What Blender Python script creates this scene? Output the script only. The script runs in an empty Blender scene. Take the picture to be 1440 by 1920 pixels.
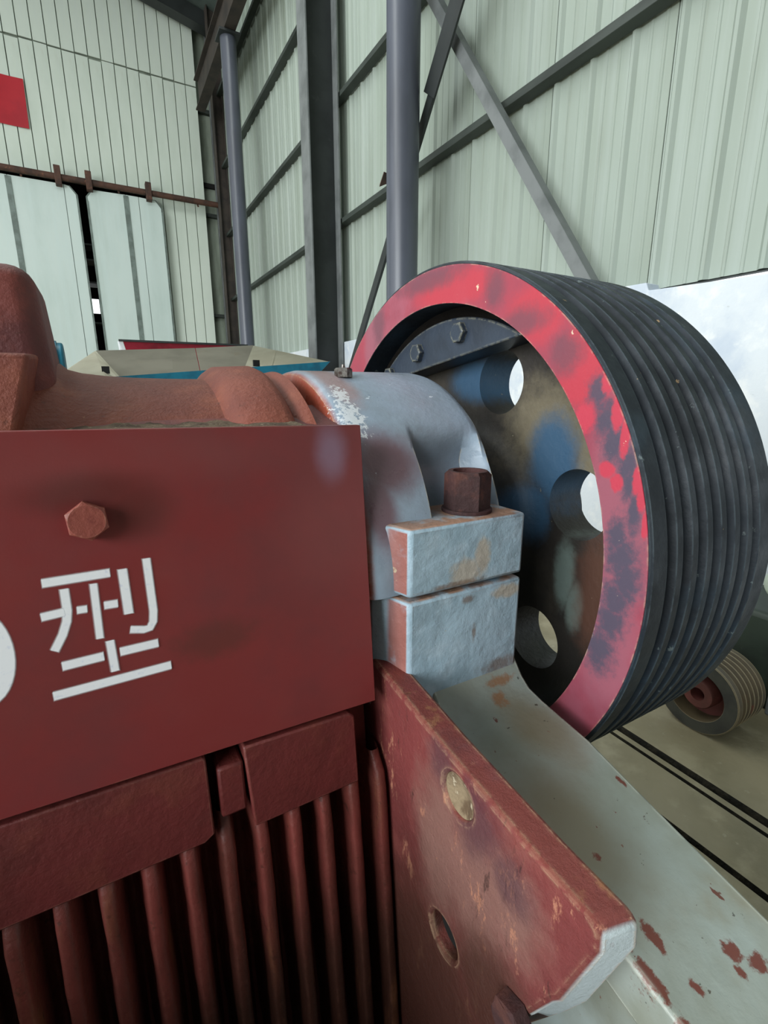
import bpy, bmesh, math, random
from mathutils import Vector, Matrix
from math import sin, cos, pi, radians, atan2, sqrt
random.seed(7)
S = bpy.context.scene
C = S.collection
EYE = 1.5                                   # eye height above the workshop floor; geometry below is given relative to the eye

# ------------------------------------------------------------------ camera
cam = bpy.data.cameras.new('camera')
co = bpy.data.objects.new('camera', cam)
C.objects.link(co)
S.camera = co
co.location = (0, 0, EYE)
yaw, pitch, roll = radians(29.548), radians(-13.777), radians(-0.078)
fw = Vector((sin(yaw)*cos(pitch), cos(yaw)*cos(pitch), sin(pitch)))
rt = Vector((cos(yaw), -sin(yaw), 0)); up = rt.cross(fw)
r2 = rt*cos(roll)+up*sin(roll); u2 = up*cos(roll)-rt*sin(roll)
co.rotation_euler = Matrix((r2, u2, -fw)).transposed().to_euler()
cam.sensor_fit = 'VERTICAL'; cam.sensor_height = 24.0
cam.lens = 24.0*910.65/1920.0
cam.clip_start = 0.01; cam.clip_end = 200

# ------------------------------------------------------------------ world and light
w = bpy.data.worlds.new('world'); S.world = w; w.use_nodes = True
bg = w.node_tree.nodes['Background']
bg.inputs['Color'].default_value = (0.94, 0.985, 1.0, 1)
bg.inputs['Strength'].default_value = 1.5

def area(name, loc, aim, sx, sy, energy, color=(1, 1, 1)):
    l = bpy.data.lights.new(name, 'AREA'); l.shape = 'RECTANGLE'; l.size = sx; l.size_y = sy
    l.energy = energy; l.color = color
    o = bpy.data.objects.new(name, l); C.objects.link(o)
    o.location = loc
    o.rotation_euler = (Vector(aim)-Vector(loc)).to_track_quat('-Z', 'Y').to_euler()
    return o
# daylight through the open left side of the hall and from the roof lights
area('daylight_side', (-9.0, -2.0, 2.6+EYE), (1.0, 1.6, 0.2+EYE), 8, 5, 1150, (0.93, 0.98, 1.0))
area('roof_light', (-2.0, 5.0, 7.2+EYE), (-0.6, 5.6, EYE), 2.0, 15, 480, (0.95, 1.0, 0.97))

S.view_settings.view_transform = 'Standard'
S.view_settings.look = 'None'
S.view_settings.gamma = 1.0
S.view_settings.use_curve_mapping = False
S.view_settings.exposure = 0.15

# ------------------------------------------------------------------ object helpers
def wloc(o):
    v = Vector((0, 0, 0))
    while o: v += o.location; o = o.parent
    return v
def thing(name, label, cat, loc, group=None):
    o = bpy.data.objects.new(name, None); C.objects.link(o)
    o.empty_display_size = 0.1
    o.location = (loc[0], loc[1], loc[2]+EYE)
    o['label'] = label; o['category'] = cat
    if group: o['group'] = group
    return o
def tag(o, label, cat, group=None):
    o['label'] = label; o['category'] = cat
    if group: o['group'] = group
    return o
def obj(name, bm, m, parent=None, bev=0, seg=2, smooth=35, label=None, kind=None):
    """Links the bmesh (eye-relative coordinates) as ONE mesh object."""
    bmesh.ops.recalc_face_normals(bm, faces=bm.faces)
    if parent: off = wloc(parent)
    else:
        xs = [v.co.x for v in bm.verts]; ys = [v.co.y for v in bm.verts]; zs = [v.co.z for v in bm.verts]
        off = Vector(((min(xs)+max(xs))/2, (min(ys)+max(ys))/2, min(zs)+EYE))
    for v in bm.verts: v.co += Vector((0, 0, EYE)) - off
    me = bpy.data.meshes.new(name); bm.to_mesh(me); bm.free()
    for mm in (m if isinstance(m, (list, tuple)) else [m]): me.materials.append(mm)
    if smooth:
        for p in me.polygons: p.use_smooth = True
        me.set_sharp_from_angle(angle=radians(smooth))
    o = bpy.data.objects.new(name, me); C.objects.link(o)
    if parent: o.parent = parent
    else: o.location = off
    if bev:
        b = o.modifiers.new('bevel', 'BEVEL'); b.width = bev; b.segments = seg; b.limit_method = 'ANGLE'
        b.angle_limit = radians(32); b.harden_normals = False
    if label: o['label'] = label
    if kind: o['kind'] = kind
    return o
def struct(name, bm, m, **k): return obj(name, bm, m, kind='structure', **k)
def copy_to(o, delta, parent=None):
    c = o.copy(); C.objects.link(c)
    if parent is not None: c.parent = parent
    c.location = Vector(o.location)+Vector(delta)
    return c
def cut(o, bms):
    """Boolean-subtracts eye-relative cutter meshes and bakes the result."""
    for bm in bms:
        bmesh.ops.recalc_face_normals(bm, faces=bm.faces)
        off = wloc(o)
        for v in bm.verts: v.co += Vector((0, 0, EYE)) - off
        me = bpy.data.meshes.new('cutter'); bm.to_mesh(me); bm.free()
        c = bpy.data.objects.new('cutter', me); C.objects.link(c); c.location = off
        m = o.modifiers.new('b', 'BOOLEAN'); m.operation = 'DIFFERENCE'; m.solver = 'EXACT'; m.object = c
        # keep the bevel for after the cut
        bpy.context.view_layer.update()
        bev = [x for x in o.modifiers if x.type == 'BEVEL']
        for x in bev: x.show_viewport = False
        dg = bpy.context.evaluated_depsgraph_get()
        new = bpy.data.meshes.new_from_object(o.evaluated_get(dg))
        old = o.data; name = old.name
        o.modifiers.remove(m); o.data = new; bpy.data.meshes.remove(old); new.name = name
        for x in bev: x.show_viewport = True
        bpy.data.objects.remove(c); bpy.data.meshes.remove(me)
    for p in o.data.polygons: p.use_smooth = True
    o.data.set_sharp_from_angle(angle=radians(35))
    return o

# ------------------------------------------------------------------ mesh helpers
def B(): return bmesh.new()
def box(bm, a, b):
    x0, y0, z0 = a; x1, y1, z1 = b
    v = [bm.verts.new(p) for p in ((x0,y0,z0),(x1,y0,z0),(x1,y1,z0),(x0,y1,z0),(x0,y0,z1),(x1,y0,z1),(x1,y1,z1),(x0,y1,z1))]
    for f in ((0,3,2,1),(4,5,6,7),(0,1,5,4),(1,2,6,5),(2,3,7,6),(3,0,4,7)): bm.faces.new([v[i] for i in f])
    return bm
def hexa(bm, p):
    """eight corner points: bottom loop then top loop"""
    v = [bm.verts.new(q) for q in p]
    for f in ((0,3,2,1),(4,5,6,7),(0,1,5,4),(1,2,6,5),(2,3,7,6),(3,0,4,7)): bm.faces.new([v[i] for i in f])
    return bm
def prism(bm, poly, axis, a, b):
    """poly: 2-D points in the two remaining axes (order x,y,z), extruded along axis from a to b"""
    def P(q, t):
        if axis == 0: return (t, q[0], q[1])
        if axis == 1: return (q[0], t, q[1])
        return (q[0], q[1], t)
    A = [bm.verts.new(P(q, a)) for q in poly]; Bv = [bm.verts.new(P(q, b)) for q in poly]
    n = len(poly)
    bm.faces.new(A); bm.faces.new(Bv[::-1])
    for i in range(n): bm.faces.new((A[i], A[(i+1) % n], Bv[(i+1) % n], Bv[i]))
    return bm
def strip(bm, prof, axis, a, b):
    """open profile extruded (no caps)"""
    def P(q, t):
        if axis == 0: return (t, q[0], q[1])
        if axis == 1: return (q[0], t, q[1])
        return (q[0], q[1], t)
    A = [bm.verts.new(P(q, a)) for q in prof]; Bv = [bm.verts.new(P(q, b)) for q in prof]
    for i in range(len(prof)-1): bm.faces.new((A[i], A[i+1], Bv[i+1], Bv[i]))
    return bm
def lathe(bm, prof, cy, cz, n=96, closed=True):
    """profile of (x, r), turned about the X-axis line through (cy, cz); closed joins last to first"""
    rings = []
    for x, r in prof:
        if r < 1e-6: rings.append([bm.verts.new((x, cy, cz))])
        else: rings.append([bm.verts.new((x, cy+r*cos(2*pi*i/n), cz+r*sin(2*pi*i/n))) for i in range(n)])
    m = len(rings)
    for k in range(m if closed else m-1):
        a, b = rings[k], rings[(k+1) % m]
        if len(a) == 1 and len(b) == 1: continue
        for i in range(n):
            j = (i+1) % n
            if len(a) == 1: bm.faces.new((a[0], b[i], b[j]))
            elif len(b) == 1: bm.faces.new((a[i], a[j], b[0]))
            else: bm.faces.new((a[i], a[j], b[j], b[i]))
    return bm
def frame_of(d):
    d = Vector(d).normalized()
    a = Vector((0, 0, 1)) if abs(d.z) < .9 else Vector((1, 0, 0))
    u = d.cross(a).normalized(); v = d.cross(u).normalized()
    return d, u, v
def tube(bm, p0, p1, r0, r1=None, n=24, ang=0.0):
    r1 = r0 if r1 is None else r1
    p0 = Vector(p0); p1 = Vector(p1); d, u, v = frame_of(p1-p0)
    A = [bm.verts.new(p0+(u*cos(2*pi*i/n+ang)+v*sin(2*pi*i/n+ang))*r0) for i in range(n)]
    Bv = [bm.verts.new(p1+(u*cos(2*pi*i/n+ang)+v*sin(2*pi*i/n+ang))*r1) for i in range(n)]
    bm.faces.new(A); bm.faces.new(Bv[::-1])
    for i in range(n): bm.faces.new((A[i], A[(i+1) % n], Bv[(i+1) % n], Bv[i]))
    return bm
def revolve(bm, prof, p, d, n=24, ang=0.0, closed=False):
    """profile of (t, r) along direction d from point p"""
    p = Vector(p); d, u, v = frame_of(d); rings = []
    for t, r in prof:
        if r < 1e-6: rings.append([bm.verts.new(p+d*t)])
        else: rings.append([bm.verts.new(p+d*t+(u*cos(2*pi*i/n+ang)+v*sin(2*pi*i/n+ang))*r) for i in range(n)])
    for k in range(len(rings)-1):
        a, b = rings[k], rings[k+1]
        for i in range(n):
            j = (i+1) % n
            if len(a) == 1 and len(b) == 1: continue
            if len(a) == 1: bm.faces.new((a[0], b[i], b[j]))
            elif len(b) == 1: bm.faces.new((a[i], a[j], b[0]))
            else: bm.faces.new((a[i], a[j], b[j], b[i]))
    return bm
def hexhead(bm, p, d, r, h, ang=0.0):
    """hexagon bolt head with a chamfered round top"""
    p = Vector(p); d_, u, v = frame_of(d); n = 6
    A = [bm.verts.new(p+(u*cos(2*pi*i/n+ang)+v*sin(2*pi*i/n+ang))*r) for i in range(n)]
    Bv = [bm.verts.new(p+d_*h*.86+(u*cos(2*pi*i/n+ang)+v*sin(2*pi*i/n+ang))*r) for i in range(n)]
    m = 24
    T = [bm.verts.new(p+d_*h+(u*cos(2*pi*i/m+ang)+v*sin(2*pi*i/m+ang))*r*.82) for i in range(m)]
    bm.faces.new(A); bm.faces.new(T[::-1])
    for i in range(n):
        j = (i+1) % n
        bm.faces.new((A[i], A[j], Bv[j], Bv[i]))
        k = m//n
        loop = [T[(i*k+q) % m] for q in range(k+1)]
        bm.faces.new([Bv[i], Bv[j]]+loop[::-1])
    return bm
def grid(bm, nx, ny, fn):
    V = [[bm.verts.new(fn(i/nx, j/ny)) for j in range(ny+1)] for i in range(nx+1)]
    for i in range(nx):
        for j in range(ny): bm.faces.new((V[i][j], V[i+1][j], V[i+1][j+1], V[i][j+1]))
    return bm
def bar(bm, p0, p1, wdt, thk, side):
    """rectangular bar; side = direction of its width"""
    p0 = Vector(p0); p1 = Vector(p1); d = (p1-p0).normalized(); s = Vector(side); s = (s-d*s.dot(d)).normalized(); t = d.cross(s)
    a, b = s*wdt/2, t*thk/2
    return hexa(bm, [p0-a-b, p0+a-b, p0+a+b, p0-a+b, p1-a-b, p1+a-b, p1+a+b, p1-a+b])

# ------------------------------------------------------------------ material helpers
def lin(c):
    f = lambda v: (v/12.92 if v <= .04045 else ((v+.055)/1.055)**2.4)
    return tuple(f(x/255) for x in c)+(1,)
class M:
    def __init__(s, name, rough=.5, metal=0.0, coords='Object'):
        s.m = bpy.data.materials.new(name); s.m.use_nodes = True
        s.t = s.m.node_tree; s.n = s.t.nodes; s.b = s.n['Principled BSDF']
        s.b.inputs['Roughness'].default_value = rough; s.b.inputs['Metallic'].default_value = metal
        s.co = s.n.new('ShaderNodeTexCoord').outputs[coords]
        s.col = None; s.h = None
    def link(s, a, b): s.t.links.new(a, b)
    def vec(s, scale=(1, 1, 1), loc=(0, 0, 0)):
        m = s.n.new('ShaderNodeMapping'); m.inputs['Scale'].default_value = scale; m.inputs['Location'].default_value = loc
        s.link(s.co, m.inputs['Vector']); return m.outputs[0]
    def noise(s, sc, detail=5, rough=.6, stretch=(1, 1, 1), loc=(0, 0, 0), dist=0):
        n = s.n.new('ShaderNodeTexNoise'); n.inputs['Scale'].default_value = sc; n.inputs['Detail'].default_value = detail
        n.inputs['Roughness'].default_value = rough; n.inputs['Distortion'].default_value = dist
        s.link(s.vec(stretch, loc), n.inputs['Vector']); return n.outputs['Fac']
    def ramp(s, x, a, b, lo=0.0, hi=1.0):
        r = s.n.new('ShaderNodeMapRange'); r.interpolation_type = 'SMOOTHSTEP'
        s.link(x, r.inputs[0])
        r.inputs[1].default_value = a; r.inputs[2].default_value = b; r.inputs[3].default_value = lo; r.inputs[4].default_value = hi
        return r.outputs[0]
    def math(s, op, a, b=0.5):
        m = s.n.new('ShaderNodeMath'); m.operation = op
        for i, q in enumerate((a, b)):
            if isinstance(q, (int, float)): m.inputs[i].default_value = q
            else: s.link(q, m.inputs[i])
        return m.outputs[0]
    def base(s, c): s.col = lin(c) if len(c) == 3 else c; return s
    def mix(s, fac, c):
        m = s.n.new('ShaderNodeMix'); m.data_type = 'RGBA'
        if isinstance(fac, (int, float)): m.inputs[0].default_value = fac
        else: s.link(fac, m.inputs[0])
        if isinstance(s.col, tuple): m.inputs[6].default_value = s.col
        else: s.link(s.col, m.inputs[6])
        m.inputs[7].default_value = lin(c)
        s.col = m.outputs[2]; return s
    def var(s, c, sc, a=.4, b=.65, amt=1.0, **k): return s.mix(s.ramp(s.noise(sc, **k), a, b, 0, amt), c)
    def speck(s, c, sc, thr, soft=.03, amt=1.0, **k): return s.mix(s.ramp(s.noise(sc, **k), thr, thr+soft, 0, amt), c)
    def blob(s, root, c, items, nsc=30, warp=.6, amt=1.0, soft=.35):
        """painted, rusted or shade patches with places of their own: items of (centre, radius) relative to the eye"""
        tot = None
        nz = s.noise(nsc, detail=8, rough=.7)
        for ctr, r in items:
            l = Vector(ctr)+Vector((0, 0, EYE))-root
            d = s.n.new('ShaderNodeVectorMath'); d.operation = 'SUBTRACT'; s.link(s.co, d.inputs[0]); d.inputs[1].default_value = l
            q = s.n.new('ShaderNodeVectorMath'); q.operation = 'DIVIDE'; s.link(d.outputs[0], q.inputs[0])
            q.inputs[1].default_value = r if isinstance(r, (tuple, list)) else (r, r, r)
            ln = s.n.new('ShaderNodeVectorMath'); ln.operation = 'LENGTH'; s.link(q.outputs[0], ln.inputs[0])
            x = s.math('ADD', ln.outputs['Value'], s.math('MULTIPLY', s.math('SUBTRACT', nz, .5), warp*2))
            f = s.ramp(x, 1-soft, 1+soft, amt, 0)
            tot = f if tot is None else s.math('MAXIMUM', tot, f)
        return s.mix(tot, c)
    def edge(s, c, r, lo=.02, hi=.12, amt=1.0, nsc=40, na=.35, nb=.6):
        """worn edges"""
        b = s.n.new('ShaderNodeBevel'); b.samples = 4; b.inputs['Radius'].default_value = r
        g = s.n.new('ShaderNodeNewGeometry'); d = s.n.new('ShaderNodeVectorMath'); d.operation = 'DOT_PRODUCT'
        s.link(b.outputs[0], d.inputs[0]); s.link(g.outputs['Normal'], d.inputs[1])
        e = s.ramp(s.math('SUBTRACT', 1.0, d.outputs['Value']), lo, hi)
        return s.mix(s.math('MULTIPLY', e, s.ramp(s.noise(nsc, detail=7, rough=.7), na, nb, 0, amt)), c)
    def facing(s, c, nrm, lo, hi, amt=1.0, nsc=25, na=.2, nb=.5, ymax=None):
        g = s.n.new('ShaderNodeNewGeometry'); d = s.n.new('ShaderNodeVectorMath'); d.operation = 'DOT_PRODUCT'
        s.link(g.outputs['Normal'], d.inputs[0]); d.inputs[1].default_value = nrm
        f = s.math('MULTIPLY', s.ramp(d.outputs['Value'], lo, hi), s.ramp(s.noise(nsc, detail=7), na, nb, 0, amt))
        if ymax is not None:                                # only the end of the part, in its own coordinates
            sx = s.n.new('ShaderNodeSeparateXYZ'); s.link(s.co, sx.inputs[0])
            f = s.math('MULTIPLY', f, s.math('LESS_THAN', sx.outputs[1], ymax))
        return s.mix(f, c)
    def bump(s, sc, st, dist=.004, **k):
        h = s.noise(sc, **k)
        bp = s.n.new('ShaderNodeBump'); bp.inputs['Strength'].default_value = st; bp.inputs['Distance'].default_value = dist
        s.link(h, bp.inputs['Height'])
        if s.h is not None: s.link(s.h, bp.inputs['Normal'])
        s.h = bp.outputs[0]; return s
    def roughvar(s, sc, a, b):
        s.link(s.ramp(s.noise(sc), .3, .7, a, b), s.b.inputs['Roughness']); return s
    def done(s):
        if isinstance(s.col, tuple): s.b.inputs['Base Color'].default_value = s.col
        else: s.link(s.col, s.b.inputs['Base Color'])
        if s.h is not None: s.link(s.h, s.b.inputs['Normal'])
        return s.m

CRX, CRY = -0.11, 0.62                                  # the crusher stands here
ROOT = Vector((CRX, CRY, 0.0))
CY, CZ = 0.934, -0.298                                   # eccentric shaft axis

# ------------------------------------------------------------------ setting materials
m_clad = M('cladding_sheet', .55).base((154, 165, 155)).var((138, 148, 135), .8, .4, .7, stretch=(1, 1, .25)).var((170, 180, 174), 6, .45, .7, .5, stretch=(1, 1, .05)).var((128, 136, 122), 14, .58, .8, .5, stretch=(1, 1, .03)).done()
m_liner = M('liner_sheet', .5).base((222, 232, 220)).var((204, 216, 202), .7, .4, .7, stretch=(1, 1, .4)).var((216, 226, 220), 4, .45, .7, .6, stretch=(1, 1, .06)).var((176, 164, 128), 1.4, .64, .8, .55, stretch=(1, 1, .3)).done()
m_door = M('door_sheet', .45).base((210, 224, 219)).var((196, 212, 206), 1.2, .4, .7, stretch=(1, 1, .3)).var((208, 224, 220), 10, .45, .7, .6, stretch=(1, 1, .04)).done()
m_trimgrey = M('grey_strip', .5).base((120, 134, 128)).var((98, 110, 104), 5).done()
m_dim = M('outer_sheet', .7).base((150, 160, 146)).var((120, 130, 116), 3, stretch=(1, 1, .2)).done()
m_plaster = M('white_plaster', .85).base((212, 218, 223)).var((190, 200, 213), 2.2, .45, .7).var((224, 227, 228), 7, .5, .7).speck((172, 178, 180), 22, .68, .05, .5, stretch=(1, .4, 1)).bump(30, .3, .006).done()
m_conc = M('floor_concrete', .65).base((150, 140, 112)).var((130, 122, 96), 1.6, .4, .65).var((168, 158, 130), 5, .5, .7, .7).speck((164, 156, 132), 26, .64, .06, .7, detail=8).speck((84, 78, 60), 9, .66, .08, .6).bump(25, .4, .006).roughvar(3, .45, .8).done()
m_dirt = M('black_dirt', .8).base((34, 32, 24)).var((62, 56, 42), 20, .45, .65).bump(60, .8, .01).done()
m_steel_dk = M('dark_column_steel', .5).base((44, 48, 48)).var((34, 38, 38), 2.5).var((70, 72, 72), 7, .6, .8, .5).done()
m_steel_lt = M('grey_primer_steel', .5).base((116, 120, 120)).var((96, 100, 100), 3).done()
m_girt = M('girt_steel', .6).base((58, 65, 60)).var((40, 46, 42), 4, stretch=(1, .3, 1)).done()
m_pipe = M('blue_grey_pipe', .34).base((82, 86, 97)).var((72, 75, 84), 2, stretch=(1, 1, .3)).var((94, 98, 110), 9, .55, .75, .5, stretch=(1, 1, .1)).done()
m_rustpipe = M('rusty_rail', .75).base((86, 58, 46)).var((62, 44, 36), 5).speck((120, 78, 56), 18, .6, .1).done()
m_brown = M('brown_beam', .7).base((64, 56, 50)).var((46, 41, 38), 3).done()
m_roof = M('roof_sheet', .7).base((84, 96, 92)).var((66, 76, 72), 2).done()
m_banner = M('red_banner', .6).base((186, 30, 44)).var((170, 24, 40), 2).done()
m_white = M('white_paint', .55).base((236, 240, 246)).var((214, 220, 232), 40, .5, .75).done()
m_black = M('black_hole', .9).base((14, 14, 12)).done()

# ------------------------------------------------------------------ floor
bm = B()
prof = [(-14, -1.5), (1.462, -1.5), (1.468, -1.53), (1.486, -1.53), (1.492, -1.5), (1.572, -1.498), (1.577, -1.53), (1.597, -1.53), (1.602, -1.5),
        (1.828, -1.5), (1.833, -1.53), (1.853, -1.53), (1.857, -1.508), (1.885, -1.508), (1.889, -1.53), (1.909, -1.53), (1.914, -1.497), (3.4, -1.497), (6, -1.5)]
strip(bm, prof, 1, -10, 30)
bm.faces.ensure_lookup_table()
for f in bm.faces:
    c = f.calc_center_median()
    if c.z < -1.512: f.material_index = 1
    f.normal_update()
fl = struct('floor', bm, [m_conc, m_dirt])

# ------------------------------------------------------------------ right wall
XC = 3.28
bm = B(); prism(bm, [(-8, -1.5), (-8, .54), (1.45, .612), (2.10, .640), (2.12, .690), (2.6, .70), (15, .75), (15, -1.5)], 0, 3.15, 3.42)
wall_r = struct('wall_right', bm, m_plaster, bev=.006)
# one corrugated sheet, copied along the wall
PW = .96
def sheet_bm(y0, z0, z1):
    bm = B(); pr = []
    for k in range(3):
        a = y0+k*.32
        pr += [(XC, a+.004 if k == 0 else a), (XC, a+.055), (XC-.005, a+.06), (XC-.005, a+.075), (XC, a+.08), (XC, a+.155), (XC-.005, a+.16), (XC-.005, a+.175), (XC, a+.18),
               (XC, a+.245), (XC-.024, a+.267), (XC-.024, a+.287), (XC, a+.309)]
    pr += [(XC, y0+PW-.004), (XC+.012, y0+PW-.003)]
    pr = [(XC+.012, y0+.003)]+pr
    strip(bm, pr, 2, z0, z1)
    return bm
y0 = 4.12-PW*9
sheet = obj('wall_panel', sheet_bm(y0, .66, 9.6), m_clad, wall_r, smooth=0)
for k in range(1, 19): copy_to(sheet, (0, PW*k, .012*random.random()), wall_r)
bm = B(); box(bm, (XC+.014, -5, .66), (XC+.06, 14.6, 9.6)); obj('sheet_backing', bm, m_girt, wall_r)
for z in (2.258, 3.73, 5.20, 6.67):
    bm = B(); prism(bm, [(3.15, z), (XC-.001, z), (XC-.001, z+.065), (3.15, z+.065), (3.15, z+.045), (3.17, z+.045), (3.17, z+.012)][::-1] if False else
                    [(3.15, z), (XC-.024, z), (XC-.024, z+.062), (3.15, z+.062)], 1, -5, 14.3)
    obj('girt', bm, m_girt, wall_r, bev=.004)

# ------------------------------------------------------------------ far wall, its doors and what is beyond
YF = 14.0
bm = B(); box(bm, (-14, YF+.02, -1.5), (-4.02, YF+.12, 10.5)); box(bm, (-4.02, YF+.06, 4.56), (2.84, YF+.12, 10.3)); box(bm, (1.80, YF+.06, -1.5), (2.84, YF+.12, 4.56))
wall_b = struct('wall_back', bm, m_dim)
PF = .2455
def liner_bm(x0, z0, z1):
    bm = B()
    pr = [(x0+.006, YF+.03), (x0+.010, YF), (x0+PF-.010, YF), (x0+PF-.006, YF+.03)]
    # prism over z with poly in (x, y)
    prism(bm, pr, 2, z0, z1); return bm
x = 2.835-PF
up_a = obj('wall_panel', liner_bm(x, 4.55, 7.02), m_liner, wall_b, smooth=0)
up_b = obj('wall_panel', liner_bm(x, 7.05, 9.9), m_liner, wall_b, smooth=0)
lo_a = obj('wall_panel', liner_bm(x, -1.3, 4.53), m_liner, wall_b, smooth=0)
for k in range(1, 28):
    copy_to(up_a, (-PF*k, random.uniform(-.004, .004), random.uniform(-.02, .02)), wall_b)
    copy_to(up_b, (-PF*k, random.uniform(-.004, .004), random.uniform(-.0, .02)), wall_b)
    if k < 5: copy_to(lo_a, (-PF*k, random.uniform(-.004, .004), 0), wall_b)

def door_leaf(name, x0, x1, strips, lines):
    bm = B(); prism(bm, [(x0, -1.42), (x1, -1.42), (x1, 4.24), (x1-.13, 4.40), (x0+.13, 4.40), (x0, 4.24)], 1, YF-.20, YF-.17)
    d = struct(name, bm, m_trimgrey)
    e = [x0+.03]+lines+[x1-.03]
    for a, b in zip(e[:-1], e[1:]):
        bm = B(); t0 = 4.23 if a == x0+.03 else 4.40; t1 = 4.23 if b == x1-.03 else 4.40
        pl = [(a+.006, -1.40), (b-.006, -1.40), (b-.006, t1)]
        if t1 < 4.3: pl.append((b-.12, 4.38))
        if t0 < 4.3: pl.append((a+.12, 4.38))
        pl.append((a+.006, t0))
        prism(bm, pl, 1, YF-.225, YF-.201)
        obj('panel', bm, m_door, d, smooth=0)
    for s in strips:
        bm = B(); box(bm, (s, YF-.245, -1.4), (s+.10, YF-.226, 4.38)); obj('cover_strip', bm, m_trimgrey, d, smooth=0)
    for xa in (x0, x1-.035):
        bm = B(); box(bm, (xa, YF-.245, -1.4), (xa+.035, YF-.16, 4.15)); obj('edge_channel', bm, m_trimgrey, d, smooth=0)
    return d
d1 = door_leaf('door_1', -2.6, .085, [-1.19], [-2.0, -1.15, -.16])
d2 = door_leaf('door_2', .235, 1.80, [.985], [1.03, 1.30])
# sliding-door rail with its hangers
rail = thing('door_rail', 'rusty brown pipe rail that the tall sliding doors hang from', 'rail', (-.2, YF-.35, 4.4))
bm = B(); tube(bm, (-4.0, YF-.30, 4.50), (3.12, YF-.30, 4.50), .062); obj('rail_pipe', bm, m_rustpipe, rail)
for hx in (-1.9, -.24, .33, 1.52):
    bm = B(); box(bm, (hx-.06, YF-.39, 4.33), (hx+.06, YF-.21, 4.70)); obj('hanger', bm, m_rustpipe, rail, bev=.01)
for hx in (-.9, .9, 2.6):
    bm = B(); tube(bm, (hx, YF-.30, 4.40), (hx, YF-.02, 4.62), .02); obj('bracket', bm, m_rustpipe, rail)
# the dark hall beyond the door gap, with a bright opening in its end wall
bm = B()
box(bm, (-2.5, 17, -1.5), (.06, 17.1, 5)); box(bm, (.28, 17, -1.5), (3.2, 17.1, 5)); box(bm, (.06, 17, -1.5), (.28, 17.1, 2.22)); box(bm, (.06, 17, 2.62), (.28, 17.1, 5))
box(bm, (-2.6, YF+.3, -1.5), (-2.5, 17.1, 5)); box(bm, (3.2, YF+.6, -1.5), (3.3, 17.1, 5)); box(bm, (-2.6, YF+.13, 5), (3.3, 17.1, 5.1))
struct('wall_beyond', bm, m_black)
shelf = thing('shelf_rack', 'dim steel rack seen through the gap between the sliding doors', 'rack', (.18, 15.6, -1.5))
for z in (1.0, 1.75, 2.72, 3.25, 3.6):
    bm = B(); box(bm, (-.5, 15.3, z), (.9, 15.9, z+.04)); obj('shelf', bm, m_steel_lt, shelf)
for px in (-.5, .86):
    bm = B(); box(bm, (px, 15.3, -1.5), (px+.04, 15.34, 4)); obj('post', bm, m_steel_dk, shelf)
# recess in the corner: outer sheet, girts and corner column
bm = B(); box(bm, (2.6, YF+.22, -1.5), (3.27, YF+.26, 10)); struct('wall_corner', bm, m_dim)
for z in (1.95, 4.33, 6.6):
    bm = B(); box(bm, (2.84, YF+.10, z), (3.25, YF+.215, z+.08)); obj('girt', bm, m_girt, wall_b)
def hcolumn(name, label, xi, xo, ya, yb, z1, mats, tf=.022, grp=None):
    c = thing(name, label, 'column', ((xi+xo)/2, (ya+yb)/2, -1.5))
    bm = B(); box(bm, (xi, ya, -1.5), (xi+tf, yb, z1)); obj('flange', bm, mats[0], c, bev=.003)
    bm = B(); box(bm, (xo-tf, ya, -1.5), (xo, yb, z1)); obj('flange', bm, mats[0], c, bev=.003)
    ym = (ya+yb)/2
    bm = B(); box(bm, (xi+tf, ym-.008, -1.5), (xo-tf, ym+.008, z1)); obj('web', bm, mats[1], c)
    bm = B(); box(bm, (xi-.05, ya-.06, -1.5), (xo, yb+.06, -1.46)); obj('base_plate', bm, mats[1], c, bev=.004)
    return c
hcolumn('steel_column', 'dark H section steel column against the side wall between the two round pipe columns', 2.70, 3.13, 6.70, 6.98, 8.6, [m_steel_lt, m_steel_dk])
hcolumn('steel_column', 'dark brown corner column in the recess beside the far wall', 3.03, 3.27, 13.30, 13.50, 8.6, [m_brown, m_brown])
hcolumn('steel_column', 'grey edged column in the dark gap at the end of the far wall sheets', 3.115, 3.26, YF-.02, YF+.09, 8.6, [m_steel_lt, m_steel_dk])

bm = B(); box(bm, (-14, -6.2, -1.5), (3.5, -6.1, 11)); struct('wall_front_blocker', bm, m_girt)  # unseen wall behind the camera, added dark to cut light into the chamber
# pipe columns and crane beam
def pipe_column(label, y, r):
    X = 2.665
    c = thing('pipe_column', label, 'column', (X, y, -1.5), 'round crane columns along the side wall')
    bm = B(); tube(bm, (X, y, -1.48), (X, y, 6.0), r, n=48); obj('pipe', bm, m_pipe, c)
    bm = B(); box(bm, (X-.24, y-.24, -1.5), (X+.24, y+.24, -1.47)); obj('base_plate', bm, m_steel_dk, c, bev=.004)
    bm = B(); box(bm, (X-.18, y-.19, 6.0), (X+.18, y+.19, 6.04)); obj('cap_plate', bm, m_steel_dk, c, bev=.004)
    return c
pipe_column('thick blue grey pipe column standing behind the flywheel', 4.345, .149)
pipe_column('slimmer looking far pipe column near the far wall corner', 10.2, .135)
beam = thing('crane_beam', 'brown crane runway beam resting on top of the far pipe column', 'beam', (2.6, 8, 6.04))
bm = B(); box(bm, (2.57, 0, 6.05), (2.76, 12.9, 6.075)); obj('flange', bm, m_brown, beam)
bm = B(); box(bm, (2.57, 0, 6.60), (2.76, 12.9, 6.625)); obj('flange', bm, m_brown, beam)
bm = B(); box(bm, (2.655, 0, 6.075), (2.675, 12.9, 6.60)); obj('web', bm, m_brown, beam)
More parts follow.
